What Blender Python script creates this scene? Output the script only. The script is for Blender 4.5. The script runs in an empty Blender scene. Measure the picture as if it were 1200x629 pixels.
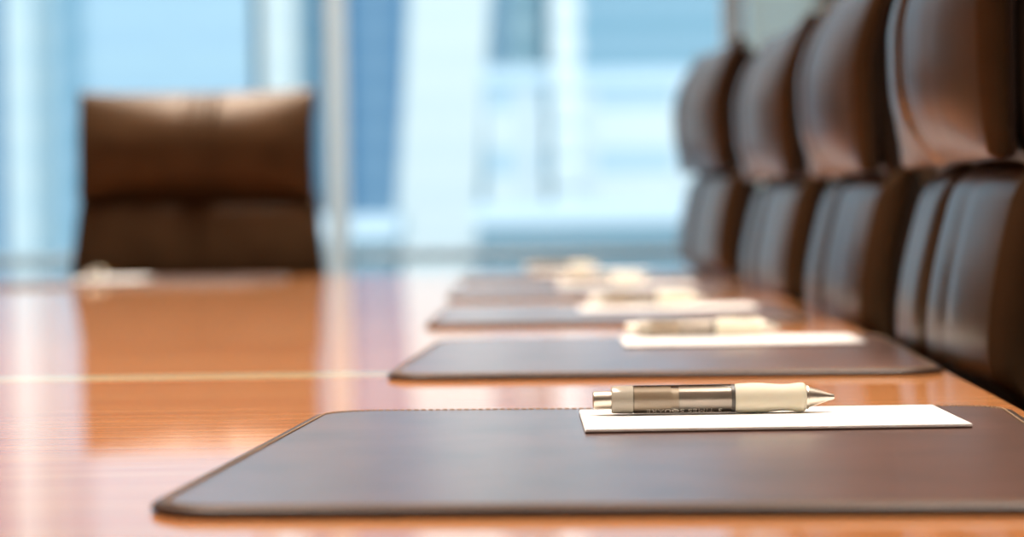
import bpy, bmesh, math, random
from mathutils import Vector, Matrix
random.seed(7)
sc = bpy.context.scene
COL = sc.collection
PI = math.pi

# ------------------------------------------------------------------ camera
TABLE_Z = 0.74
FPX = 2890.0                                    # focal length in pixels of the 1200 px wide frame
cam_d = bpy.data.cameras.new('camera')
cam = bpy.data.objects.new('camera', cam_d)
COL.objects.link(cam)
cam_d.sensor_width = 36.0
cam_d.lens = FPX * 36.0 / 1200.0
cam_d.clip_start = 0.05
cam_d.clip_end = 3000.0
PITCH = math.atan((314.5 - 244.0) / FPX)
ROLL = math.radians(-0.85)
cam.matrix_world = (Matrix.Translation((0, 0, TABLE_Z + 0.122))
                    @ Matrix.Rotation(PI / 2 - PITCH, 4, 'X')
                    @ Matrix.Rotation(ROLL, 4, 'Z'))
cam_d.dof.use_dof = True
cam_d.dof.focus_distance = 1.35
cam_d.dof.aperture_fstop = (cam_d.lens / 1000.0) / 0.0165
sc.camera = cam

# ------------------------------------------------------------------ world, sun, lamps, exposure
sc.view_settings.view_transform = 'Standard'
sc.view_settings.look = 'None'
sc.view_settings.gamma = 1.0
sc.view_settings.use_curve_mapping = False
sc.view_settings.exposure = 0.0
w = bpy.data.worlds.new('sky')
sc.world = w
w.use_nodes = True
bg = w.node_tree.nodes['Background']
bg.inputs['Color'].default_value = (0.82, 0.88, 0.92, 1)
bg.inputs['Strength'].default_value = 1.3

sun_d = bpy.data.lights.new('sun', 'SUN')
sun = bpy.data.objects.new('sun', sun_d)
COL.objects.link(sun)
sun_d.energy = 1.5
sun_d.angle = 0.02
sun_d.color = (1.0, 0.86, 0.77)
sun.rotation_euler = Vector((0.0, 0.8, -0.5)).to_track_quat('-Z', 'Y').to_euler()

WARM = (1.0, 0.91, 0.80)
LAMPS = [(-0.75, 3.3, 0.6, 4.9, 62), (0.55, 3.3, 0.5, 4.9, 46), (-1.2, 6.1, 2.6, 0.10, 40)]     # x, y, width, length, watts; the last is added to brighten the mullions
LAMP_SPREAD = math.radians(84)
CEIL_Z = 2.7


# ------------------------------------------------------------------ node helpers
def mat(name, color=(0.8, 0.8, 0.8), rough=0.5, metal=0.0, coat=0.0, coat_rough=0.03,
        ior=1.5, spec=0.5, trans=0.0, emit=None, emit_s=0.0, sss=0.0):
    m = bpy.data.materials.new(name)
    m.use_nodes = True
    b = m.node_tree.nodes['Principled BSDF']
    b.inputs['Base Color'].default_value = (*color, 1)
    b.inputs['Roughness'].default_value = rough
    b.inputs['Metallic'].default_value = metal
    b.inputs['IOR'].default_value = ior
    b.inputs['Specular IOR Level'].default_value = spec
    b.inputs['Coat Weight'].default_value = coat
    b.inputs['Coat Roughness'].default_value = coat_rough
    b.inputs['Transmission Weight'].default_value = trans
    if sss:
        b.inputs['Subsurface Weight'].default_value = sss
        b.inputs['Subsurface Radius'].default_value = (0.004, 0.003, 0.002)
        b.inputs['Subsurface Scale'].default_value = 1.0
    if emit:
        b.inputs['Emission Color'].default_value = (*emit, 1)
        b.inputs['Emission Strength'].default_value = emit_s
    return m


def N(m, kind, **props):
    n = m.node_tree.nodes.new(kind)
    for k, v in props.items():
        setattr(n, k, v)
    return n


def L(m, a, b):
    m.node_tree.links.new(a, b)


def bsdf(m):
    return m.node_tree.nodes['Principled BSDF']


def ramp(m, stops):
    r = N(m, 'ShaderNodeValToRGB')
    e = r.color_ramp.elements
    while len(e) < len(stops):
        e.new(0.5)
    for i, (p, c) in enumerate(stops):
        e[i].position = p
        e[i].color = (*c, 1)
    return r


def coords(m, scale=(1, 1, 1), rot=(0, 0, 0), kind='Object'):
    t = N(m, 'ShaderNodeTexCoord')
    mp = N(m, 'ShaderNodeMapping')
    mp.inputs['Scale'].default_value = scale
    mp.inputs['Rotation'].default_value = rot
    L(m, t.outputs[kind], mp.inputs['Vector'])
    return mp.outputs['Vector']


def bump(m, height, strength, dist=0.001, coat=False):
    b = N(m, 'ShaderNodeBump')
    b.inputs['Strength'].default_value = strength
    b.inputs['Distance'].default_value = dist
    L(m, height, b.inputs['Height'])
    L(m, b.outputs['Normal'], bsdf(m).inputs['Normal'])
    if coat:
        L(m, b.outputs['Normal'], bsdf(m).inputs['Coat Normal'])
    return b


# ------------------------------------------------------------------ materials
def wood_material(name, c0, c1, c2, coat=1.0):
    m = mat(name, c1, 0.45, coat=coat, coat_rough=0.025, spec=0.3)
    v = coords(m, (1.2, 26, 8))
    n1 = N(m, 'ShaderNodeTexNoise')
    n1.inputs['Scale'].default_value = 2.2
    n1.inputs['Detail'].default_value = 8
    n1.inputs['Distortion'].default_value = 0.6
    L(m, v, n1.inputs['Vector'])
    r = ramp(m, [(0.28, c0), (0.5, c1), (0.75, c2)])
    L(m, n1.outputs['Fac'], r.inputs['Fac'])
    v2 = coords(m, (14, 420, 60))
    n2 = N(m, 'ShaderNodeTexNoise')
    n2.inputs['Scale'].default_value = 1.0
    n2.inputs['Detail'].default_value = 3
    L(m, v2, n2.inputs['Vector'])
    r2 = ramp(m, [(0.35, (0.80, 0.76, 0.72)), (0.55, (1, 1, 1))])
    L(m, n2.outputs['Fac'], r2.inputs['Fac'])
    mx = N(m, 'ShaderNodeMixRGB', blend_type='MULTIPLY')
    mx.inputs['Fac'].default_value = 0.8
    L(m, r.outputs['Color'], mx.inputs['Color1'])
    L(m, r2.outputs['Color'], mx.inputs['Color2'])
    L(m, mx.outputs['Color'], bsdf(m).inputs['Base Color'])
    b = N(m, 'ShaderNodeBump')
    b.inputs['Strength'].default_value = 0.05
    b.inputs['Distance'].default_value = 0.0006
    L(m, n1.outputs['Fac'], b.inputs['Height'])
    L(m, b.outputs['Normal'], bsdf(m).inputs['Coat Normal'])
    return m


M_TABLE = wood_material('cherry_veneer', (0.76, 0.25, 0.075), (0.90, 0.355, 0.115), (0.96, 0.46, 0.17))
M_INLAY = wood_material('maple_inlay', (0.95, 0.76, 0.42), (0.97, 0.81, 0.48), (0.98, 0.85, 0.55))


def leather_material(name, c, rough, bump_s, scale=900, spec=0.5, vary=0.25):
    m = mat(name, c, rough, spec=spec)
    v = coords(m)
    vo = N(m, 'ShaderNodeTexVoronoi')
    vo.inputs['Scale'].default_value = scale
    L(m, v, vo.inputs['Vector'])
    if bump_s > 0:
        bump(m, vo.outputs['Distance'], bump_s, 0.0004)
    no = N(m, 'ShaderNodeTexNoise')
    no.inputs['Scale'].default_value = 14
    no.inputs['Detail'].default_value = 4
    L(m, v, no.inputs['Vector'])
    r = ramp(m, [(0.3, tuple(x * (1 - vary) for x in c)), (0.7, tuple(x * (1 + vary) for x in c))])
    L(m, no.outputs['Fac'], r.inputs['Fac'])
    L(m, r.outputs['Color'], bsdf(m).inputs['Base Color'])
    return m


M_CHAIR = leather_material('brown_chair_leather', (0.050, 0.028, 0.014), 0.36, 0.02, 500, spec=0.20)
bsdf(M_CHAIR).inputs['Coat Weight'].default_value = 0.45
bsdf(M_CHAIR).inputs['Coat Roughness'].default_value = 0.24
bsdf(M_CHAIR).inputs['Coat IOR'].default_value = 1.28
bsdf(M_CHAIR).inputs['Specular Tint'].default_value = (1.0, 0.55, 0.25, 1)
M_SHELL = leather_material('dark_shell_leather', (0.018, 0.011, 0.007), 0.42, 0.03, 500, spec=0.3)
M_PIPE = mat('piping_leather', (0.018, 0.010, 0.007), 0.45)
M_PAD = leather_material('desk_pad_leather', (0.165, 0.078, 0.058), 0.36, 0.03, 1400, spec=0.9)
_b = bsdf(M_PAD)
_b.inputs['Coat Weight'].default_value = 1.0
_b.inputs['Coat Roughness'].default_value = 0.27
M_PADEDGE = leather_material('desk_pad_edge', (0.060, 0.034, 0.022), 0.40, 0.03, 1400)
M_THREAD = mat('tan_thread', (0.42, 0.28, 0.17), 0.8)
M_PAPER = mat('white_paper', (0.88, 0.86, 0.84), 0.85, spec=0.2)
M_BOARD = mat('shaded_brown_card', (0.09, 0.055, 0.04), 0.9)  # brown card, the shadow under the sheets put into its dark colour
M_CHROME = mat('polished_metal', (0.62, 0.60, 0.57), 0.22, 1.0)
M_PENMETAL = mat('satin_metal', (0.84, 0.77, 0.66), 0.36, 1.0)
M_GRIP = mat('cream_rubber', (0.76, 0.70, 0.55), 0.55, sss=0.4)
M_COLLAR = mat('warm_grey_plastic', (0.46, 0.41, 0.33), 0.25, coat=0.4)
M_CORE = mat('beige_mechanism', (0.56, 0.47, 0.36), 0.35, coat=0.4)
M_TUBE = mat('grey_refill_tube', (0.52, 0.48, 0.44), 0.24, metal=0.4)
M_RING = mat('dark_ring', (0.09, 0.08, 0.07), 0.3)
M_INK = mat('pale_print', (0.90, 0.85, 0.74), 0.6)


def clear_material(name, tint, refl_rough=0.02, gain=1.0):
    m = bpy.data.materials.new(name)
    m.use_nodes = True
    nt = m.node_tree
    nt.nodes.clear()
    out = N(m, 'ShaderNodeOutputMaterial')
    tr = N(m, 'ShaderNodeBsdfTransparent')
    tr.inputs['Color'].default_value = (*tint, 1)
    gl = N(m, 'ShaderNodeBsdfGlossy')
    gl.inputs['Roughness'].default_value = refl_rough
    fr = N(m, 'ShaderNodeFresnel')
    fr.inputs['IOR'].default_value = 1.45
    mx = N(m, 'ShaderNodeMixShader')
    ge = N(m, 'ShaderNodeNewGeometry')
    inv = N(m, 'ShaderNodeMath', operation='SUBTRACT')
    inv.inputs[0].default_value = 1.0
    L(m, ge.outputs['Backfacing'], inv.inputs[1])
    mu = N(m, 'ShaderNodeMath', operation='MULTIPLY')
    L(m, fr.outputs['Fac'], mu.inputs[0])
    L(m, inv.outputs[0], mu.inputs[1])
    L(m, mu.outputs[0], mx.inputs['Fac'])
    L(m, tr.outputs['BSDF'], mx.inputs[1])
    L(m, gl.outputs['BSDF'], mx.inputs[2])
    L(m, mx.outputs['Shader'], out.inputs['Surface'])
    return m


M_BARREL = clear_material('smoky_clear_plastic', (0.93, 0.90, 0.86), 0.06)
_lw = N(M_BARREL, 'ShaderNodeLayerWeight')
_rp = ramp(M_BARREL, [(0.20, (0.93, 0.90, 0.86)), (0.50, (0.22, 0.19, 0.16))])
L(M_BARREL, _lw.outputs['Facing'], _rp.inputs['Fac'])
L(M_BARREL, _rp.outputs['Color'], [n for n in M_BARREL.node_tree.nodes if n.type == 'BSDF_TRANSPARENT'][0].inputs['Color'])
M_GLASS = clear_material('window_glass', (0.93, 0.98, 1.0))
M_ALU = mat('anodised_aluminium', (0.70, 0.88, 1.0), 0.45, 0.0)
M_RAIL = mat('blue_grey_rail', (0.40, 0.54, 0.64), 0.45)
M_WALL = mat('grey_wall_paint', (0.42, 0.44, 0.42), 0.8)
M_WALLW = mat('brown_wall_panelling', (0.22, 0.15, 0.10), 0.6)
M_CEIL = mat('white_ceiling', (0.75, 0.73, 0.70), 0.9)
M_DARKPLASTIC = mat('black_plastic', (0.02, 0.02, 0.02), 0.4)


def carpet():
    m = mat('carpet', (0.16, 0.15, 0.15), 0.95, spec=0.1)
    no = N(m, 'ShaderNodeTexNoise')
    no.inputs['Scale'].default_value = 350
    L(m, coords(m), no.inputs['Vector'])
    r = ramp(m, [(0.3, (0.10, 0.095, 0.09)), (0.7, (0.2, 0.19, 0.18))])
    L(m, no.outputs['Fac'], r.inputs['Fac'])
    L(m, r.outputs['Color'], bsdf(m).inputs['Base Color'])
    return m


M_CARPET = carpet()


def facade(name, wall, band, floor_h, share=0.5, bay=0.0, bay_col=None, rough=0.6, spec=0.2):
    """Floors of a building: horizontal spandrel and window bands, optional vertical bays."""
    m = mat(name, wall, rough, spec=spec)
    t = N(m, 'ShaderNodeTexCoord')
    sp = N(m, 'ShaderNodeSeparateXYZ')
    L(m, t.outputs['Object'], sp.inputs['Vector'])

    def stripes(sock, period, frac):
        d = N(m, 'ShaderNodeMath', operation='DIVIDE')
        L(m, sock, d.inputs[0])
        d.inputs[1].default_value = period
        f = N(m, 'ShaderNodeMath', operation='FRACT')
        L(m, d.outputs[0], f.inputs[0])
        g = N(m, 'ShaderNodeMath', operation='LESS_THAN')
        L(m, f.outputs[0], g.inputs[0])
        g.inputs[1].default_value = frac
        return g.outputs[0]
    mx = N(m, 'ShaderNodeMixRGB')
    L(m, stripes(sp.outputs['Z'], floor_h, share), mx.inputs['Fac'])
    mx.inputs['Color1'].default_value = (*wall, 1)
    mx.inputs['Color2'].default_value = (*band, 1)
    res = mx.outputs['Color']
    if bay:
        m2 = N(m, 'ShaderNodeMixRGB')
        L(m, stripes(sp.outputs['X'], bay, 0.22), m2.inputs['Fac'])
        L(m, res, m2.inputs['Color1'])
        m2.inputs['Color2'].default_value = (*(bay_col or wall), 1)
        res = m2.outputs['Color']
    L(m, res, bsdf(m).inputs['Base Color'])
    return m


# ------------------------------------------------------------------ mesh helpers
def obj(name, bm, m, parent=None, smooth=True, angle=40):
    me = bpy.data.meshes.new(name)
    bmesh.ops.recalc_face_normals(bm, faces=bm.faces[:])
    bm.to_mesh(me)
    bm.free()
    me.materials.append(m)
    if smooth:
        for p in me.polygons:
            p.use_smooth = True
        me.set_sharp_from_angle(angle=math.radians(angle))
    o = bpy.data.objects.new(name, me)
    COL.objects.link(o)
    if parent:
        o.parent = parent
    return o


def thing(name, label, cat, loc=(0, 0, 0), rz=0.0, group=None):
    o = bpy.data.objects.new(name, None)
    COL.objects.link(o)
    o.location = loc
    o.rotation_euler = (0, 0, rz)
    o.empty_display_size = 0.05
    o['label'] = label
    o['category'] = cat
    if group:
        o['group'] = group
    return o


def tag(o, label, cat, group=None):
    o['label'] = label
    o['category'] = cat
    if group:
        o['group'] = group
    return o


def struct(name, bm, m, parent=None, smooth=False):
    o = obj(name, bm, m, parent, smooth)
    if not parent:
        o['kind'] = 'structure'
    return o


def add_box(bm, lo, hi, bev=0.0, seg=2):
    r = bmesh.ops.create_cube(bm, size=1.0)
    c = [(a + b) / 2 for a, b in zip(lo, hi)]
    s = [b - a for a, b in zip(lo, hi)]
    for v in r['verts']:
        v.co = Vector((v.co.x * s[0] + c[0], v.co.y * s[1] + c[1], v.co.z * s[2] + c[2]))
    if bev:
        es = list({e for v in r['verts'] for e in v.link_edges})
        bmesh.ops.bevel(bm, geom=es, offset=bev, segments=seg, profile=0.5, affect='EDGES')
    return bm


def box(lo, hi, bev=0.0, seg=2):
    return add_box(bmesh.new(), lo, hi, bev, seg)


def add_lathe(bm, prof, seg=32, axis='X', c=(0, 0, 0), cap=True):
    """prof: (position along the axis, radius)."""
    rings = []
    for a, r in prof:
        ring = []
        for k in range(seg):
            t = 2 * PI * k / seg
            p, q = r * math.cos(t), r * math.sin(t)
            co = (a, p, q) if axis == 'X' else (p, q, a)
            ring.append(bm.verts.new((co[0] + c[0], co[1] + c[1], co[2] + c[2])))
        rings.append(ring)
    for i in range(len(rings) - 1):
        for k in range(seg):
            bm.faces.new((rings[i][k], rings[i][(k + 1) % seg], rings[i + 1][(k + 1) % seg], rings[i + 1][k]))
    if cap:
        bm.faces.new(rings[0][::-1])
        bm.faces.new(rings[-1])
    return bm


def lathe(prof, seg=32, axis='X', c=(0, 0, 0), cap=True):
    return add_lathe(bmesh.new(), prof, seg, axis, c, cap)


def add_tube(bm, pts, r, seg=8, closed=False):
    n = len(pts)
    rings = []
    up = Vector((0.13, 0.31, 0.94))
    for i, p in enumerate(pts):
        p = Vector(p)
        a = Vector(pts[(i - 1) % n]) if (closed or i > 0) else p
        b = Vector(pts[(i + 1) % n]) if (closed or i < n - 1) else p
        t = (b - a).normalized()
        s = t.cross(up)
        if s.length < 1e-4:
            s = t.cross(Vector((1, 0, 0)))
        s.normalize()
        q = s.cross(t)
        rings.append([bm.verts.new(p + r * (math.cos(2 * PI * k / seg) * s + math.sin(2 * PI * k / seg) * q))
                      for k in range(seg)])
    for i in range(n if closed else n - 1):
        A, B = rings[i], rings[(i + 1) % n]
        for k in range(seg):
            bm.faces.new((A[k], A[(k + 1) % seg], B[(k + 1) % seg], B[k]))
    if not closed:
        bm.faces.new(rings[0][::-1])
        bm.faces.new(rings[-1])
    return bm


def round_rect(x0, y0, x1, y1, r, n=8):
    out = []
    for cx, cy, a0 in ((x1 - r, y1 - r, 0), (x0 + r, y1 - r, 90), (x0 + r, y0 + r, 180), (x1 - r, y0 + r, 270)):
        for k in range(n + 1):
            a = math.radians(a0 + 90 * k / n)
            out.append((cx + r * math.cos(a), cy + r * math.sin(a)))
    return out


def add_layers(bm, loops, cap=True):
    """loops: lists of 3D points of equal length, bottom to top."""
    R = [[bm.verts.new(p) for p in lp] for lp in loops]
    n = len(R[0])
    for a, b in zip(R[:-1], R[1:]):
        for k in range(n):
            bm.faces.new((a[k], a[(k + 1) % n], b[(k + 1) % n], b[k]))
    if cap:
        bm.faces.new(R[0][::-1])
        bm.faces.new(R[-1])
    return bm


def copy_thing(root, label, loc, rz):
    """A copy of a thing with copies of its parts and sub-parts."""
    r = root.copy()
    COL.objects.link(r)
    r.location = loc
    r.rotation_euler = (0, 0, rz)
    r['label'] = label
    for ch in list(root.children):
        c = ch.copy()
        COL.objects.link(c)
        c.parent = r
        for g in list(ch.children):
            d = g.copy()
            COL.objects.link(d)
            d.parent = c
    return r


# ------------------------------------------------------------------ the room
RX0, RX1, RY0, RY1 = -4.6, 1.75, -2.6, 6.8
struct('floor', box((RX0 - .2, RY0 - .2, -0.1), (RX1 + .2, RY1 + .2, 0)), M_CARPET)
struct('ceiling', box((RX0 - .2, RY0 - .2, CEIL_Z), (RX1 + .2, RY1 + .2, CEIL_Z + 0.15)), M_CEIL)
struct('wall_right', box((RX1, RY0, 0), (RX1 + .15, RY1 + .15, CEIL_Z)), M_WALLW)
struct('wall_left', box((RX0 - .15, RY0, 0), (RX0, RY1 + .15, CEIL_Z)), M_WALLW)
struct('wall_back', box((RX0 - .15, RY0 - .15, 0), (RX1 + .15, RY0, CEIL_Z)), M_WALLW)
WIN_X1 = 0.615
# curtain wall of the far end, one window per bay
WIN_X2 = 0.87
struct('wall_far', box((WIN_X2 + 0.026, RY1 - 0.05, 0), (RX1, RY1 + .1, CEIL_Z)), M_WALLW)
WIN_X0 = -1.53
struct('wall_far_left', box((RX0, RY1 - 0.05, 0), (WIN_X0 - 0.026, RY1 + .1, CEIL_Z)), M_WALLW)
edges = [WIN_X0, -0.475, WIN_X1, WIN_X2]
SILL_Z = 0.735
for i in range(3):
    x0, x1 = edges[i], edges[i + 1]
    bm = box((x0, RY1 + 0.005, 0), (x1, RY1 + 0.06, 0.08))
    add_box(bm, (x0, RY1 + 0.005, CEIL_Z - 0.1), (x1, RY1 + 0.06, CEIL_Z))
    o = struct('window_%d' % (i + 1), bm, M_ALU)
    obj('glass_pane', box((x0, RY1 + 0.02, 0.08), (x1, RY1 + 0.03, CEIL_Z - 0.1)), M_GLASS, o, False)
    obj('transom', box((x0 + .024, RY1 - 0.01, SILL_Z - 0.016), (x1 - .024, RY1 + 0.07, SILL_Z + 0.016), 0.003), M_RAIL, o)
    obj('mullion', box((x1 - 0.026, RY1 - 0.06, 0), (x1 + 0.026, RY1 + 0.09, CEIL_Z), 0.006, 3), M_ALU, o)

# grey roller blind drawn over the last bay
M_BLIND = bpy.data.materials.new('grey_blind_cloth')
M_BLIND.use_nodes = True
_d = bsdf(M_BLIND)
_d.inputs['Base Color'].default_value = (0.50, 0.55, 0.54, 1)
_d.inputs['Roughness'].default_value = 0.9
_t = N(M_BLIND, 'ShaderNodeBsdfTranslucent')
_t.inputs['Color'].default_value = (0.88, 0.86, 0.74, 1)
_m = N(M_BLIND, 'ShaderNodeMixShader')
_m.inputs['Fac'].default_value = 0.93
L(M_BLIND, _d.outputs['BSDF'], _m.inputs[1])
L(M_BLIND, _t.outputs['BSDF'], _m.inputs[2])
L(M_BLIND, _m.outputs['Shader'], M_BLIND.node_tree.nodes['Material Output'].inputs['Surface'])
bl = thing('roller_blind', 'grey roller blind drawn down over the window behind the chair row', 'blind', (0, RY1 - 0.1, 0.9))
bm = bmesh.new()
zs = [0.0 + 0.06 * k for k in range(29)]
prev = None
for k, z in enumerate(zs):
    yy = 0.004 * math.sin(k * 1.7)
    row = [bm.verts.new((WIN_X1 + 0.03, yy, z)), bm.verts.new((WIN_X2 - 0.03, yy, z))]
    if prev:
        bm.faces.new((prev[0], prev[1], row[1], row[0]))
    prev = row
obj('blind_cloth', bm, M_BLIND, bl, True, 80)
bm = bmesh.new()
add_tube(bm, [(WIN_X1 + 0.03, 0, 1.72), (WIN_X2 - 0.03, 0, 1.72)], 0.03, 16)
obj('roller_tube', bm, M_ALU, bl)
obj('bottom_bar', box((WIN_X1 + 0.03, -0.008, -0.025), (WIN_X2 - 0.03, 0.008, 0.003), 0.003), M_ALU, bl)

# ------------------------------------------------------------------ the ceiling lamps
lamp_mat = mat('lamp_diffuser', (0.9, 0.87, 0.8), 0.5)
lamp_trim = mat('lamp_trim', (0.8, 0.8, 0.8), 0.4, 0.2)
LAMP_LABELS = ['long linear ceiling light above the middle of the table', 'long linear ceiling light above the notepads and pens',
               'added linear fill light along the window wall, brightening the mullions']
for (x, y, lx, ly, e), lab in zip(LAMPS, LAMP_LABELS):
    t = thing('ceiling_light', lab, 'light', (x, y, CEIL_Z))
    hx_, hy_ = lx / 2, ly / 2
    bm = bmesh.new()
    for a in (-1, 1):
        add_box(bm, (-hx_ - 0.03, a * (hy_ + 0.015) - 0.015, -0.03), (hx_ + 0.03, a * (hy_ + 0.015) + 0.015, 0.0))
        add_box(bm, (a * (hx_ + 0.015) - 0.015, -hy_, -0.03), (a * (hx_ + 0.015) + 0.015, hy_, 0.0))
    obj('trim_ring', bm, lamp_trim, t, False)
    obj('diffuser', box((-hx_, -hy_, -0.008), (hx_, hy_, 0.0)), lamp_mat, t, False)
    ld = bpy.data.lights.new('lamp_glow', 'AREA')
    ld.shape = 'RECTANGLE'
    ld.size = lx
    ld.size_y = ly
    ld.energy = e
    ld.spread = LAMP_SPREAD
    ld.color = WARM
    lo = bpy.data.objects.new('lamp_glow', ld)
    COL.objects.link(lo)
    lo.parent = t
    lo.location = (0, 0, -0.012)

# ------------------------------------------------------------------ outside: the street and the towers across it
GROUND = -60.0
struct('ground', box((-400, 12, GROUND - 1), (400, 700, GROUND)), mat('street', (0.25, 0.27, 0.30), 0.9)).name = 'ground_outside'


def tower(name, label, x0, x1, y, z1, m, depth=30, lean=0.0, parts=(), zref=0.86):
    """A block from the street up; lean = sideways metres per metre of height around eye level."""
    t = thing(name, label, 'building', ((x0 + x1) / 2, y, GROUND), group=None)
    hw = (x1 - x0) / 2
    H = z1 - GROUND
    e = zref - GROUND
    bm = bmesh.new()
    loops = []
    for z in (0, H):
        s = lean * (z - e)
        loops.append([(-hw + s, 0, z), (hw + s, 0, z), (hw + s, depth, z), (-hw + s, depth, z)])
    add_layers(bm, loops)
    obj('facade', bm, m, t, False)
    bm = bmesh.new()
    s = lean * (H - e)
    add_box(bm, (-hw + s - .3, -0.3, H), (hw + s + .3, depth, H + 1.2))
    obj('roof_parapet', bm, M_ALU, t, False)
    for nm, pm, xs, wd, dp in parts:
        bm = bmesh.new()
        for x in xs:
            add_layers(bm, [[(x - hw - wd / 2 + lean * (z - e), -dp, z), (x - hw + wd / 2 + lean * (z - e), -dp, z),
                             (x - hw + wd / 2 + lean * (z - e), 0, z), (x - hw - wd / 2 + lean * (z - e), 0, z)]
                            for z in (0, H)])
        obj(nm, bm, pm, t, False)
    return t


S = 2890.0                                       # pixels per metre at one metre


def PX(px, y):                                   # width measures taken from the photograph
    return (px - 600) * y / S


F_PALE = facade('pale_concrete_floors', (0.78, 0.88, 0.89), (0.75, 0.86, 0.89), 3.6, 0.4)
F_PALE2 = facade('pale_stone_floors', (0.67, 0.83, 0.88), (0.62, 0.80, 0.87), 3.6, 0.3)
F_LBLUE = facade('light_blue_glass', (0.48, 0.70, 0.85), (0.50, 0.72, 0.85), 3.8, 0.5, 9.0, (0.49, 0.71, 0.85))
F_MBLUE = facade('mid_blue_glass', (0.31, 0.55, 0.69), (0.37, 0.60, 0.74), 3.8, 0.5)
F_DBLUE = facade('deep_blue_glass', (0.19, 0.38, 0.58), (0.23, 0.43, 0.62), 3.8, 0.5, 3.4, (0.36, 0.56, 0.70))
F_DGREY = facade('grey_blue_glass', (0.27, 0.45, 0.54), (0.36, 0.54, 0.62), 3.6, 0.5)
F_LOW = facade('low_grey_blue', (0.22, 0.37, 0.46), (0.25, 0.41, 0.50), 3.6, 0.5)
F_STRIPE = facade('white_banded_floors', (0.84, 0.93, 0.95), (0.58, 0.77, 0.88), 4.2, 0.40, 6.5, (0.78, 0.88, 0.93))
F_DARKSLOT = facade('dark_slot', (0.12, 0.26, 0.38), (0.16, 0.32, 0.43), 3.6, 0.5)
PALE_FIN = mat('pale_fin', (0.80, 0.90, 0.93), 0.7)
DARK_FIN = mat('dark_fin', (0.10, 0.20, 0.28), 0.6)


def tw(nm, label, a, b, y, m, top=None, z1=90, **kw):
    """a, b: edges as measured in the photograph; y: distance; top: picture height of the roof line."""
    if top is not None:
        z1 = 0.86 + (244 - top) * y / S
    return tower('outside_' + nm, label, PX(a, y), PX(b, y), y, z1, m, depth=10, **kw)


tw('office_tower', 'tall pale tower at the left edge of the window view', 10, 43, 180, F_PALE2)
tw('office_tower', 'light blue glass tower behind the head chair, widest in the window view', 90, 300, 200, F_LBLUE,
   parts=[('facade_fin', F_MBLUE, (0.5,), 0.8, 0.4)])
tw('office_tower', 'mid blue tower seen left of the head chair', 38, 95, 215, F_MBLUE)
tw('office_tower', 'dark blue slot of a tower above the right part of the head chair', 296, 318, 230, F_DARKSLOT)
tw('office_tower', 'narrow pale tower above the right corner of the head chair', 311, 350, 200, F_PALE)
tw('office_tower', 'mid blue tower just left of the grey window mullion', 344, 398, 250, F_MBLUE)
tw('office_tower', 'deep blue glass tower just right of the grey window mullion', 399, 482, 270, F_DBLUE, z1=96)
tw('office_tower', 'very pale slab tower with leaning edges, right of the grey mullion', 466, 560, 195, F_PALE, lean=0.075)
tw('office_tower', 'slim light blue tower beside the pale leaning slab', 543, 610, 230, F_LBLUE)
tw('office_tower', 'grey blue upper tower with a dark edge near the window centre', 601, 648, 213, F_DGREY,
   parts=[('dark_edge_fin', DARK_FIN, (PX(645, 213) - PX(601, 213),), 0.5, 0.5)])
tw('office_tower', 'narrow pale tower with rounded bay bumps', 650, 683, 148, F_PALE2)
tw('office_tower', 'blue glass tower rising behind the white banded block', 676, 880, 245, F_MBLUE)
tw('office_tower', 'dark blue tower cut by the far left picture edge', -200, 4, 240, F_DBLUE)
tw('office_block', 'white banded lower block beside the row of chairs', 684, 900, 160, F_STRIPE, top=104)
tw('office_block', 'lower pale banded block in front of the grey blue tower', 572, 641, 160, F_STRIPE, top=100)
tw('low_rise', 'low blue building beneath the white banded blocks', 562, 900, 132, F_LOW, top=264)
tw('low_rise', 'low blue building right of the head chair, above the table end', 300, 462, 132, F_LOW, top=276)

# bay bumps of the scalloped tower
bt = [o for o in COL.objects if o.get('label') == 'narrow pale tower with rounded bay bumps'][0]
bm = bmesh.new()
zz = 2.0
while zz < 148:
    bmesh.ops.create_uvsphere(bm, u_segments=12, v_segments=6, radius=1.0,
                              matrix=Matrix.Translation((0, -0.1, zz)) @ Matrix.Diagonal((1.0, 0.4, 1.15, 1)))
    zz += 1.9
obj('bay_window', bm, PALE_FIN, bt)

# ------------------------------------------------------------------ the conference table
KEDGE, XMAX, YMAX = 0.0095, 0.3635, 4.0
Y_FAR, Y_NEAR = 4.62, -0.55


def edge_x(y):
    return XMAX - KEDGE * (y - YMAX) ** 2


def edge_t(y):
    return -2 * KEDGE * (y - YMAX)


AX0, AXS = -0.63 - 0.05 * 4.95, 0.05              # axis of the table: x = AX0 + AXS*y


def outline(inset=0.0):
    """Boat-shaped top: right side along edge_x, left side mirrored in the axis, rounded corners."""
    a = Vector((AXS, 1.0)).normalized()
    n = Vector((a.y, -a.x))
    right = []
    k = 40
    for i in range(k + 1):
        y = Y_NEAR + (Y_FAR - Y_NEAR) * i / k
        right.append(Vector((edge_x(y), y)))
    o = Vector((AX0, 0.0))
    left = []
    for p in right:
        d = (p - o).dot(n)
        left.append(p - 2 * d * n)
    pts = right + left[::-1]
    # round the four corners
    res = []
    m = len(pts)
    for i, p in enumerate(pts):
        if i in (0, k, k + 1, m - 1):
            q0, q1 = pts[(i - 1) % m], pts[(i + 1) % m]
            d0, d1 = (q0 - p).normalized(), (q1 - p).normalized()
            r = 0.06
            for j in range(7):
                s = j / 6
                a_, b_ = p + d0 * r, p + d1 * r
                res.append((1 - s) ** 2 * a_ + 2 * s * (1 - s) * p + s * s * b_)
        else:
            res.append(p)
    c = Vector((AX0 + AXS * 2.0, 2.0))
    out = []
    m = len(res)
    for i, p in enumerate(res):
        t = (res[(i + 1) % m] - res[(i - 1) % m]).normalized()
        nn = Vector((-t.y, t.x))
        out.append(p + nn * inset)
    return out


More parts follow.
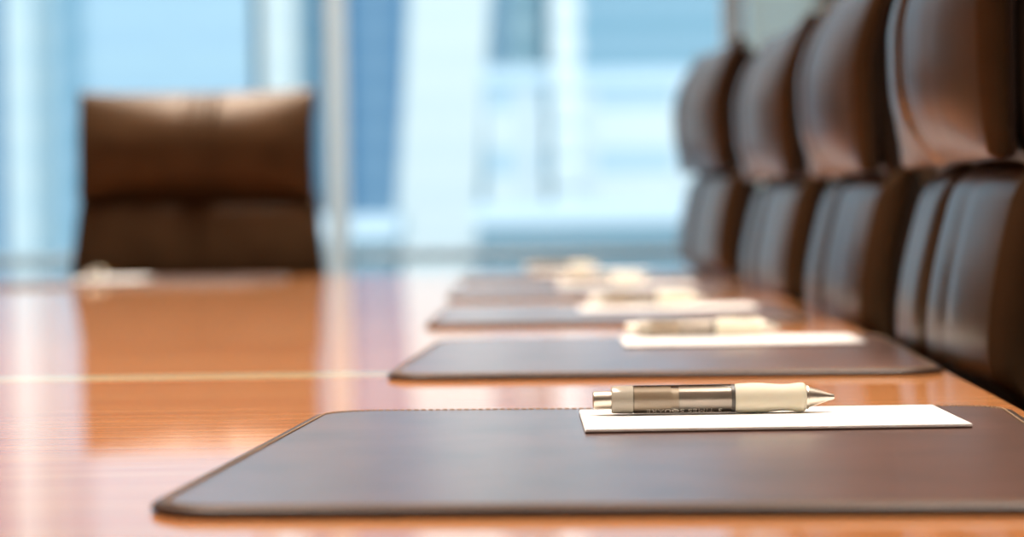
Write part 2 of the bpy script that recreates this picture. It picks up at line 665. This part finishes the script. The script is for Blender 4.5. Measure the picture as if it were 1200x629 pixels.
tab = thing('conference_table', 'long glossy cherry wood conference table with a pale maple inlay line', 'table', (0, 0, 0))
bm = bmesh.new()
loops = []
for ins, z in ((0.03, TABLE_Z - 0.045), (0.006, TABLE_Z - 0.03), (0.0, TABLE_Z - 0.015), (0.0015, TABLE_Z - 0.005), (0.005, TABLE_Z)):
    loops.append([(p.x, p.y, z) for p in outline(ins)])
add_layers(bm, loops)
obj('tabletop', bm, M_TABLE, tab, True, 30)
# inlay strip laid flush across the top
bm = bmesh.new()
y0 = 1.835
hw = 0.026
a = Vector((1.0, -0.0)).normalized()


def left_edge(y):
    ax = AX0 + AXS * y
    return 2 * ax - edge_x(y)


xl, xr = left_edge(y0) + 0.03, edge_x(y0) - 0.012
add_box(bm, (xl, y0 - hw, TABLE_Z - 0.002), (xr, y0 + hw, TABLE_Z + 0.0002))
obj('inlay_strip', bm, M_INLAY, tab, False)
for yy in (0.5, 3.6):
    x = AX0 + AXS * yy
    bm = bmesh.new()
    add_box(bm, (x - 0.45, yy - 0.09, 0.06), (x + 0.45, yy + 0.09, TABLE_Z - 0.045), 0.02, 3)
    add_box(bm, (x - 0.60, yy - 0.16, 0.0), (x + 0.60, yy + 0.16, 0.06), 0.015, 3)
    obj('pedestal', bm, M_TABLE, tab)


# ------------------------------------------------------------------ executive chairs (facing local -Y, front of the back at y = 0)
def gauss(x, c, s):
    return math.exp(-((x - c) / s) ** 2)


def cushion(nx, nz, xf, zf, yf, yb, side_seg=4):
    """Closed padded panel: xf(u,v) zf(u,v) outline, yf / yb front and back surface; u,v in -1..1."""
    bm = bmesh.new()
    F, B = [], []
    for j in range(nz + 1):
        v = -1 + 2 * j / nz
        F.append([bm.verts.new((xf(u, v), yf(u, v), zf(u, v))) for u in [-1 + 2 * i / nx for i in range(nx + 1)]])
        B.append([bm.verts.new((xf(u, v), yb(u, v), zf(u, v))) for u in [-1 + 2 * i / nx for i in range(nx + 1)]])
    for j in range(nz):
        for i in range(nx):
            bm.faces.new((F[j][i], F[j][i + 1], F[j + 1][i + 1], F[j + 1][i]))
            bm.faces.new((B[j][i], B[j + 1][i], B[j + 1][i + 1], B[j][i + 1]))
    ring = [(0, i) for i in range(nx)] + [(j, nx) for j in range(nz)] + [(nz, i) for i in range(nx, 0, -1)] + [(j, 0) for j in range(nz, 0, -1)]
    cols = []
    for j, i in ring:
        a, b = F[j][i].co, B[j][i].co
        u, v = -1 + 2 * i / nx, -1 + 2 * j / nz
        mid = []
        for s in range(1, side_seg):
            f = s / side_seg
            p = a.lerp(b, f)
            puff = 0.005 * math.sin(PI * f)
            if abs(u) > 0.999:
                p.x += math.copysign(puff, u)
            if abs(v) > 0.999:
                p.z += math.copysign(puff, v)
            mid.append(bm.verts.new(p))
        cols.append([F[j][i]] + mid + [B[j][i]])
    m = len(cols)
    for k in range(m):
        A, C = cols[k], cols[(k + 1) % m]
        for s in range(side_seg):
            bm.faces.new((A[s], A[s + 1], C[s + 1], C[s]))
    return bm, F


HEAD_Z0, HEAD_Z1 = 0.888, 1.095


def make_chair(label):
    t = thing('executive_chair', label, 'chair')
    # --- headrest cushion
    rnd = random.Random(3)
    wr = [(rnd.uniform(-0.8, 0.8), rnd.uniform(0.03, 0.07), rnd.uniform(-0.0015, 0.0015)) for _ in range(9)]

    def hx(u, v):
        return 0.2355 * u * (1 - 0.012 * (1 - v * v))

    def hz(u, v):
        z = HEAD_Z0 + (HEAD_Z1 - HEAD_Z0) * (v + 1) / 2
        if v > 0:
            z += 0.006 * v * (abs(u) ** 4) - 0.003 * v
        return z

    def hy(u, v):
        y = 0.006 + (0.004 * v * v if v < 0 else 0.036 * v ** 1.5)            # rolls back at the top
        y -= 0.028 * (1 - abs(u) ** 2.1) * (1 - abs(v) ** 4)                # plump middle
        for c, a in ((-0.05, 0.010), (0.09, 0.011)):
            y += a * gauss(u, c + 0.03 * v, 0.05) * (0.45 + 0.55 * max(0, v * 0.5 + 0.5))
        for c, s, a in wr:
            y += a * gauss(u, c + 0.1 * v, s) * (0.5 - 0.5 * v)
        return y

    def hb(u, v):
        return 0.028 + 0.034 * max(0, v) ** 1.5

    bm, F = cushion(56, 24, hx, hz, hy, hb)
    loopF = [v.co.copy() for v in F[0]] + [r[-1].co.copy() for r in F[1:]] + [v.co.copy() for v in F[-1][::-1][1:]] + [r[0].co.copy() for r in F[::-1][1:-1]]
    hd = obj('headrest', bm, M_CHAIR, t, True, 60)
    bv = hd.modifiers.new('soft_edge', 'BEVEL')
    bv.width = 0.016
    bv.segments = 4
    bv.limit_method = 'ANGLE'
    bv.angle_limit = math.radians(50)
    # seam piping round the back rim of the headrest
    bm = bmesh.new()
    pts = []
    for u in [-1 + 2 * i / 24 for i in range(25)]:
        pts.append((hx(u, 1), hb(u, 1), hz(u, 1) + 0.001))
    for v in [1 - 2 * i / 12 for i in range(1, 12)]:
        pts.append((hx(1, v) + 0.002, hb(1, v), hz(1, v)))
    for u in [1 - 2 * i / 24 for i in range(25)]:
        pts.append((hx(u, -1), hb(u, -1), hz(u, -1) - 0.001))
    for v in [-1 + 2 * i / 12 for i in range(1, 12)]:
        pts.append((hx(-1, v) - 0.002, hb(-1, v), hz(-1, v)))
    add_tube(bm, pts, 0.0032, 6, True)
    obj('seam_piping', bm, M_PIPE, hd)

    # --- backrest cushion below
    Z0, Z1 = 0.47, 0.886
    folds = [(-0.01, 0.09, 0.013), (-0.5, 0.10, 0.002), (0.48, 0.10, 0.002)]
    small = [(rnd.uniform(-0.7, 0.7), rnd.uniform(0.04, 0.08), rnd.uniform(-0.0008, 0.0010)) for _ in range(8)]

    def zmap(v):
        return Z0 + (Z1 - Z0) * (v + 1) / 2

    def base_y(z):
        # line of the back: leans back towards the headrest
        return 0.003 + 0.62 * max(0, z - 0.755) ** 1.5 + 0.10 * max(0, 0.68 - z) ** 1.5

    def tuck(z):
        # the padding thins out below the table top
        q = min(1, max(0, (0.734 - z) / 0.03))
        return 0.030 * q * q * (3 - 2 * q)

    def bx(u, v):
        z = zmap(v)
        return u * (0.239 + 0.016 * min(1, max(0, (0.886 - z) / 0.16)) ** 1.3)

    def bz(u, v):
        return zmap(v)

    def by(u, v):
        z = zmap(v)
        y = base_y(z) + tuck(z) - 0.014 * (1 - abs(u) ** 3.0) + 0.004
        y += 0.016 * max(0, (v - 0.86) / 0.14) ** 2                           # tucks in under the headrest
        for c, s, a in folds:
            y += a * gauss(u, c - 0.03 * v, s)
        for c, s, a in small:
            y += a * gauss(u, c + 0.05 * v, s) * (0.6 - 0.3 * v)
        return y

    def bb(u, v):
        return base_y(zmap(v)) + 0.034

    bm, F = cushion(56, 40, bx, bz, by, bb)
    bk = obj('backrest', bm, M_CHAIR, t, True, 60)
    bv = bk.modifiers.new('soft_edge', 'BEVEL')
    bv.width = 0.015
    bv.segments = 4
    bv.limit_method = 'ANGLE'
    bv.angle_limit = math.radians(50)

    # --- outer shell behind both cushions
    def sx(u, v):
        z = 0.45 + (1.088 - 0.45) * (v + 1) / 2
        wv = 0.250 if z < 0.74 else 0.250 - 0.021 * min(1, (z - 0.74) / 0.16)
        return u * wv

    def sz(u, v):
        return 0.45 + (1.090 - 0.45) * (v + 1) / 2 - 0.012 * (abs(u) ** 6) * max(0, v)

    def sy(u, v):
        z = 0.45 + (1.090 - 0.45) * (v + 1) / 2
        f = min(1, max(0, (z - 0.82) / 0.10))
        lower = base_y(min(z, 0.86)) + 0.0345
        return lower * (1 - f) + (hb(0, max(-1, (z - HEAD_Z0) / (HEAD_Z1 - HEAD_Z0) * 2 - 1)) + 0.0005 + 0.020 * max(0, 1 - (z - 0.82) / 0.07)) * f

    def sb(u, v):
        return sy(u, v) + 0.044 - 0.012 * abs(u) ** 3 - 0.010 * max(0, v - 0.8) / 0.2

    bm, F = cushion(24, 36, sx, sz, sy, sb)
    sh = obj('back_shell', bm, M_SHELL, t, True, 60)
    bv = sh.modifiers.new('soft_edge', 'BEVEL')
    bv.width = 0.008
    bv.segments = 3
    bv.limit_method = 'ANGLE'
    bv.angle_limit = math.radians(50)

    # --- seat, column and five-star base
    bm = bmesh.new()
    loops = []
    for ins, z in ((0.03, 0.36), (0.004, 0.375), (0.0, 0.41), (0.006, 0.45), (0.03, 0.47), (0.10, 0.478)):
        loops.append([(x, y, z) for x, y in round_rect(-0.25 + ins, -0.47 + ins, 0.25 - ins, 0.06 - ins, 0.07)])
    add_layers(bm, loops)
    obj('seat', bm, M_CHAIR, t, True, 60)
    obj('gas_column', lathe([(0.075, 0.03), (0.2, 0.03), (0.2, 0.02), (0.36, 0.02)], 20, 'Z', (0, -0.2, 0)), M_CHROME, t)
    for k in range(5):
        a = PI / 2 + k * 2 * PI / 5
        d = Vector((math.cos(a), math.sin(a), 0))
        n = Vector((-d.y, d.x, 0))
        c = Vector((0, -0.2, 0))
        bm = bmesh.new()
        loops = []
        for s, hw_, z0, z1 in ((0.0, 0.028, 0.075, 0.125), (0.15, 0.022, 0.07, 0.108), (0.29, 0.016, 0.058, 0.085)):
            p = c + d * s
            loops.append([p + n * hw_ + Vector((0, 0, z0)), p - n * hw_ + Vector((0, 0, z0)),
                          p - n * hw_ * 0.7 + Vector((0, 0, z1)), p + n * hw_ * 0.7 + Vector((0, 0, z1))])
        add_layers(bm, loops)
        lg = obj('base_leg', bm, M_CHROME, t, False)
        p = c + d * 0.27
        bm = bmesh.new()
        for sgn in (-1, 1):
            q = p + n * 0.014 * sgn
            seg = 18
            for off in (0,):
                A = [bm.verts.new(q + d * 0.028 * math.cos(2 * PI * i / seg) + Vector((0, 0, 0.028 + 0.028 * math.sin(2 * PI * i / seg))) - n * 0.008) for i in range(seg)]
                B = [bm.verts.new(q + d * 0.028 * math.cos(2 * PI * i / seg) + Vector((0, 0, 0.028 + 0.028 * math.sin(2 * PI * i / seg))) + n * 0.008) for i in range(seg)]
                for i in range(seg):
                    bm.faces.new((A[i], A[(i + 1) % seg], B[(i + 1) % seg], B[i]))
                bm.faces.new(A)
                bm.faces.new(B[::-1])
        obj('caster', bm, M_DARKPLASTIC, lg)
    return t


chair = make_chair('brown leather executive chair at the head of the table, facing down its length')
chair['group'] = 'brown leather executive chairs'
chair.location = (-0.634, 4.95, 0.008)
chair.rotation_euler = (0, 0, -0.03)
ROW = [  # centre y, front of the back x, lift, tangent, label
    (1.975, 0.3330, 0.008, 0.030, 'brown leather chair closest to the camera, its headrest cut by the right picture edge'),
    (2.755, 0.3490, 0.010, 0.015, 'second brown leather chair along the right side, behind the closest one'),
    (3.530, 0.3500, 0.015, -0.015, 'third brown leather chair along the right side, between second and farthest'),
    (4.300, 0.3140, 0.037, -0.060, 'farthest brown leather chair of the right row, its headrest highest against the window'),
]
for y, x, lift, t, lab in ROW:
    copy_thing(chair, lab, (x, y, lift), -PI / 2 - t)


# ------------------------------------------------------------------ leather desk pads
PAD_W, PAD_D, PAD_T = 0.40, 0.475, 0.0042


def make_pad(label, group):
    t = thing('desk_pad', label, 'desk pad', group=group)
    r = 0.034
    bm = bmesh.new()
    loops = []
    for ins, z in ((0.003, 0.0), (0.0, 0.0012), (0.0002, 0.0026), (0.0015, 0.0038), (0.004, PAD_T), (0.0062, PAD_T - 0.0004)):
        loops.append([(x, y, z) for x, y in round_rect(-PAD_W / 2 + ins, -PAD_D / 2 + ins, PAD_W / 2 - ins, PAD_D / 2 - ins, r - ins, 12)])
    add_layers(bm, loops)
    obj('edge_binding', bm, M_PADEDGE, t, True, 50)
    ins = 0.0062
    bm = bmesh.new()
    loops = []
    for i2, z in ((0.0, PAD_T - 0.0006), (0.0012, PAD_T + 0.0001), (0.004, PAD_T + 0.0003)):
        q = ins + i2
        loops.append([(x, y, z) for x, y in round_rect(-PAD_W / 2 + q, -PAD_D / 2 + q, PAD_W / 2 - q, PAD_D / 2 - q, r - q, 12)])
    add_layers(bm, loops)
    obj('writing_surface', bm, M_PAD, t, True, 50)
    # the stitched seam just inside the edge
    ins = 0.0062
    path = [Vector((x, y, PAD_T + 0.0003)) for x, y in round_rect(-PAD_W / 2 + ins, -PAD_D / 2 + ins, PAD_W / 2 - ins, PAD_D / 2 - ins, r - ins, 12)]
    path.append(path[0])
    bm = bmesh.new()
    step, ln = 0.0042, 0.0028
    for a, b in zip(path[:-1], path[1:]):
        d = b - a
        k = max(1, int(round(d.length / step)))
        for i in range(k):
            p = a + d * ((i + 0.5) / k)
            u = d.normalized() * ln / 2
            add_tube(bm, [p - u, p, p + u], 0.00058, 5)
    obj('stitching', bm, M_THREAD, t)
    return t


def pad_place(yc, dx=0.0, turn=0.0):
    x = 0.372 - 0.0185 * (yc - 3.4) ** 2             # the pads follow the bowed side of the table
    return (x - 0.016 - PAD_W / 2 + dx, yc, TABLE_Z + 0.0003), 0.037 * (yc - 3.4) + turn


pad = make_pad('dark brown stitched leather desk pad nearest the camera, filling the foreground', 'leather desk pads')
PADS = [(1.200, 0.0, 0.0, None),
        (1.980, 0.0, 0.0, 'second leather desk pad from the camera, just behind the sharp pen'),
        (2.760, -0.035, 0.0, 'third leather desk pad from the camera, beyond the blurred pen'),
        (3.535, -0.045, 0.0, 'fourth leather desk pad from the camera, a thin strip far down the table'),
        (4.290, -0.03, 0.0, 'farthest leather desk pad on the right side of the table')]
pad_spots = []
for y, dx, turn, lab in PADS:
    loc, rz = pad_place(y, dx, turn)
    pad_spots.append((loc, rz))
    if lab is None:
        pad.location = loc
        pad.rotation_euler = (0, 0, rz)
    else:
        copy_thing(pad, lab, loc, rz)
HEAD_PAD = ((-0.645, 4.36, TABLE_Z + 0.0003), PI / 2)
copy_thing(pad, 'leather desk pad lying in front of the head chair', *HEAD_PAD)
PAD_TOP = TABLE_Z + 0.0003 + PAD_T + 0.0003


# ------------------------------------------------------------------ notepads (long side across the picture)
NW, ND = 0.200, 0.125


def make_notepad(label):
    t = thing('notepad', label, 'notepad', group='white notepads')
    obj('backing_board', box((-NW / 2, -ND / 2, 0), (NW / 2, ND / 2, 0.0009), 0.0001, 1), M_BOARD, t, False)
    bm = bmesh.new()
    n = 3
    for i in range(n):
        e = 0.00012 * ((i * 7) % 5 - 2)
        z0 = 0.0009 + i * 0.00042
        add_box(bm, (-NW / 2 + e, -ND / 2 + e * .7, z0), (NW / 2 + e, ND / 2 + e * .7, z0 + 0.0004))
    obj('sheets', bm, M_PAPER, t, False)
    return t


NP_T = 0.0009 + 3 * 0.00042
# ------------------------------------------------------------------ pens (tip towards +X)
PEN_R = 0.0078


def make_pen(label):
    t = thing('retractable_pen', label, 'pen', group='retractable pens')
    m = 0.1332 / 283.0                         # metres per photographed pixel

    def px(a):
        return (a - 836.5) * m
    obj('click_button', lathe([(px(694.6), 0.0036), (px(695.5), 0.0047), (px(698), 0.0049), (px(717), 0.0050)], 32), M_PENMETAL, t)
    bm = lathe([(px(716), 0.0050), (px(716.3), 0.0070), (px(718), 0.0075), (px(739), 0.0078), (px(741), 0.0078), (px(741.5), 0.0073), (px(743), 0.0073)], 40)
    cl = obj('collar', bm, M_COLLAR, t)
    # slot notch on the collar, facing the viewer side
    bm = bmesh.new()
    for a in (0.2, 1.1):
        add_box(bm, (px(729), -0.00775 * math.cos(a) - 0.0002, -0.00775 * math.sin(a) - 0.0002 + 0.0006),
                (px(740), -0.00775 * math.cos(a) + 0.0006, -0.00775 * math.sin(a) + 0.0006))
    obj('lock_slot', bm, M_CORE, cl, False)
    obj('barrel', lathe([(px(742), 0.0073), (px(742.3), 0.0077), (px(745), PEN_R), (px(858), PEN_R)], 48), M_BARREL, t)
    obj('inner_sleeve', lathe([(px(743), 0.0071), (px(752), 0.0071), (px(752.01), 0.0067), (px(753.5), 0.0067), (px(753.51), 0.0071), (px(759), 0.0071),
                               (px(759.01), 0.0067), (px(760.5), 0.0067), (px(760.51), 0.0071), (px(786), 0.0071), (px(786.01), 0.0060),
                               (px(800), 0.0060)], 32), M_CORE, t, True, 20)
    obj('refill_tube', lathe([(px(795), 0.0070), (px(857), 0.0070)], 32), M_TUBE, t)
    obj('dark_ring', lathe([(px(856.5), 0.0060), (px(856.5), 0.00785), (px(861), 0.00785), (px(861), 0.0060)], 40), M_RING, t)
    prof = []
    for a, r in ((860.5, 15.6), (861.5, 16.6), (866, 17.1), (880, 17.6), (893, 17.4), (905, 16.3), (916, 15.6), (926, 15.9),
                 (935, 17.0), (939.5, 17.3), (942.5, 16.6), (944.2, 15.0), (944.6, 13.0)):
        prof.append((px(a), r * m))
    obj('rubber_grip', lathe(prof, 48), M_GRIP, t, True, 70)
    obj('tip_cone', lathe([(px(943.5), 13.6 * m), (px(944.6), 14.1 * m), (px(947.4), 13.8 * m), (px(948), 12.4 * m), (px(960), 8.6 * m),
                           (px(972), 4.3 * m), (px(976.5), 3.2 * m), (px(978), 2.4 * m)], 40), M_PENMETAL, t)
    # the printed address, upside down low on the viewer's side of the barrel
    cu = bpy.data.curves.new('print_text', 'FONT')
    cu.body = '3 TIMES SQUARE'
    cu.size = 0.0043
    cu.space_character = 1.08
    to = bpy.data.objects.new('print_text', cu)
    COL.objects.link(to)
    dg = bpy.context.evaluated_depsgraph_get()
    me = bpy.data.meshes.new_from_object(to.evaluated_get(dg))
    bpy.data.objects.remove(to)
    bpy.data.curves.remove(cu)
    bm = bmesh.new()
    bm.from_mesh(me)
    bpy.data.meshes.remove(me)
    w_ = max(v.co.x for v in bm.verts)
    k = (px(846) - px(757)) / w_
    R = PEN_R + 0.00006
    for v in bm.verts:
        u, h = v.co.x * k, v.co.y
        ph = math.radians(41) + h / R
        v.co = Vector((px(846) - u, -R * math.cos(ph), -R * math.sin(ph)))
    obj('printed_address', bm, M_INK, t, False)
    return t


notepad = make_notepad('white notepad under the sharp pen in the foreground')
pen = make_pen('cream grip clear barrel pen in sharp focus on the nearest notepad')
pen['group'] = 'retractable pens'
np_z = PAD_TOP + 0.0001
pen_z = np_z + NP_T + 17.6 * 0.1332 / 283.0 + 0.0001
# notepad x, y, rz ; pen x, y, rz
SETS = [((0.1370, 1.336, -0.002), (0.1103, 1.360, 0.0), None, None),
        ((0.1940, 2.110, -0.01), (0.1650, 2.150, -0.02), 'white notepad on the second desk pad, below the blurred pen',
         'blurred cream and grey pen on the second notepad'),
        ((0.1760, 2.810, -0.01), (0.1550, 2.850, -0.03), 'white notepad on the third desk pad', 'pen on the third notepad from the camera, strongly blurred'),
        ((0.1680, 3.620, 0.0), (0.1350, 3.660, -0.02), 'white notepad on the fourth desk pad', 'pen on the fourth notepad from the camera'),
        ((0.1400, 4.370, 0.02), (0.0900, 4.410, -0.02), 'white notepad on the farthest right desk pad', 'pen on the farthest notepad of the right side')]
for (nx, ny, nr), (qx, qy, qr), l1, l2 in SETS:
    if l1 is None:
        notepad.location = (nx, ny, np_z)
        notepad.rotation_euler = (0, 0, nr)
        pen.location = (qx, qy, pen_z)
        pen.rotation_euler = (0, 0, qr)
    else:
        copy_thing(notepad, l1, (nx, ny, np_z), nr)
        copy_thing(pen, l2, (qx, qy, pen_z), qr)
copy_thing(notepad, 'notepad in front of the head chair, at its left', (-0.716, 4.41, np_z), PI / 2)
copy_thing(pen, 'pen lying on the notepad in front of the head chair', (-0.748, 4.43, pen_z), PI / 2)
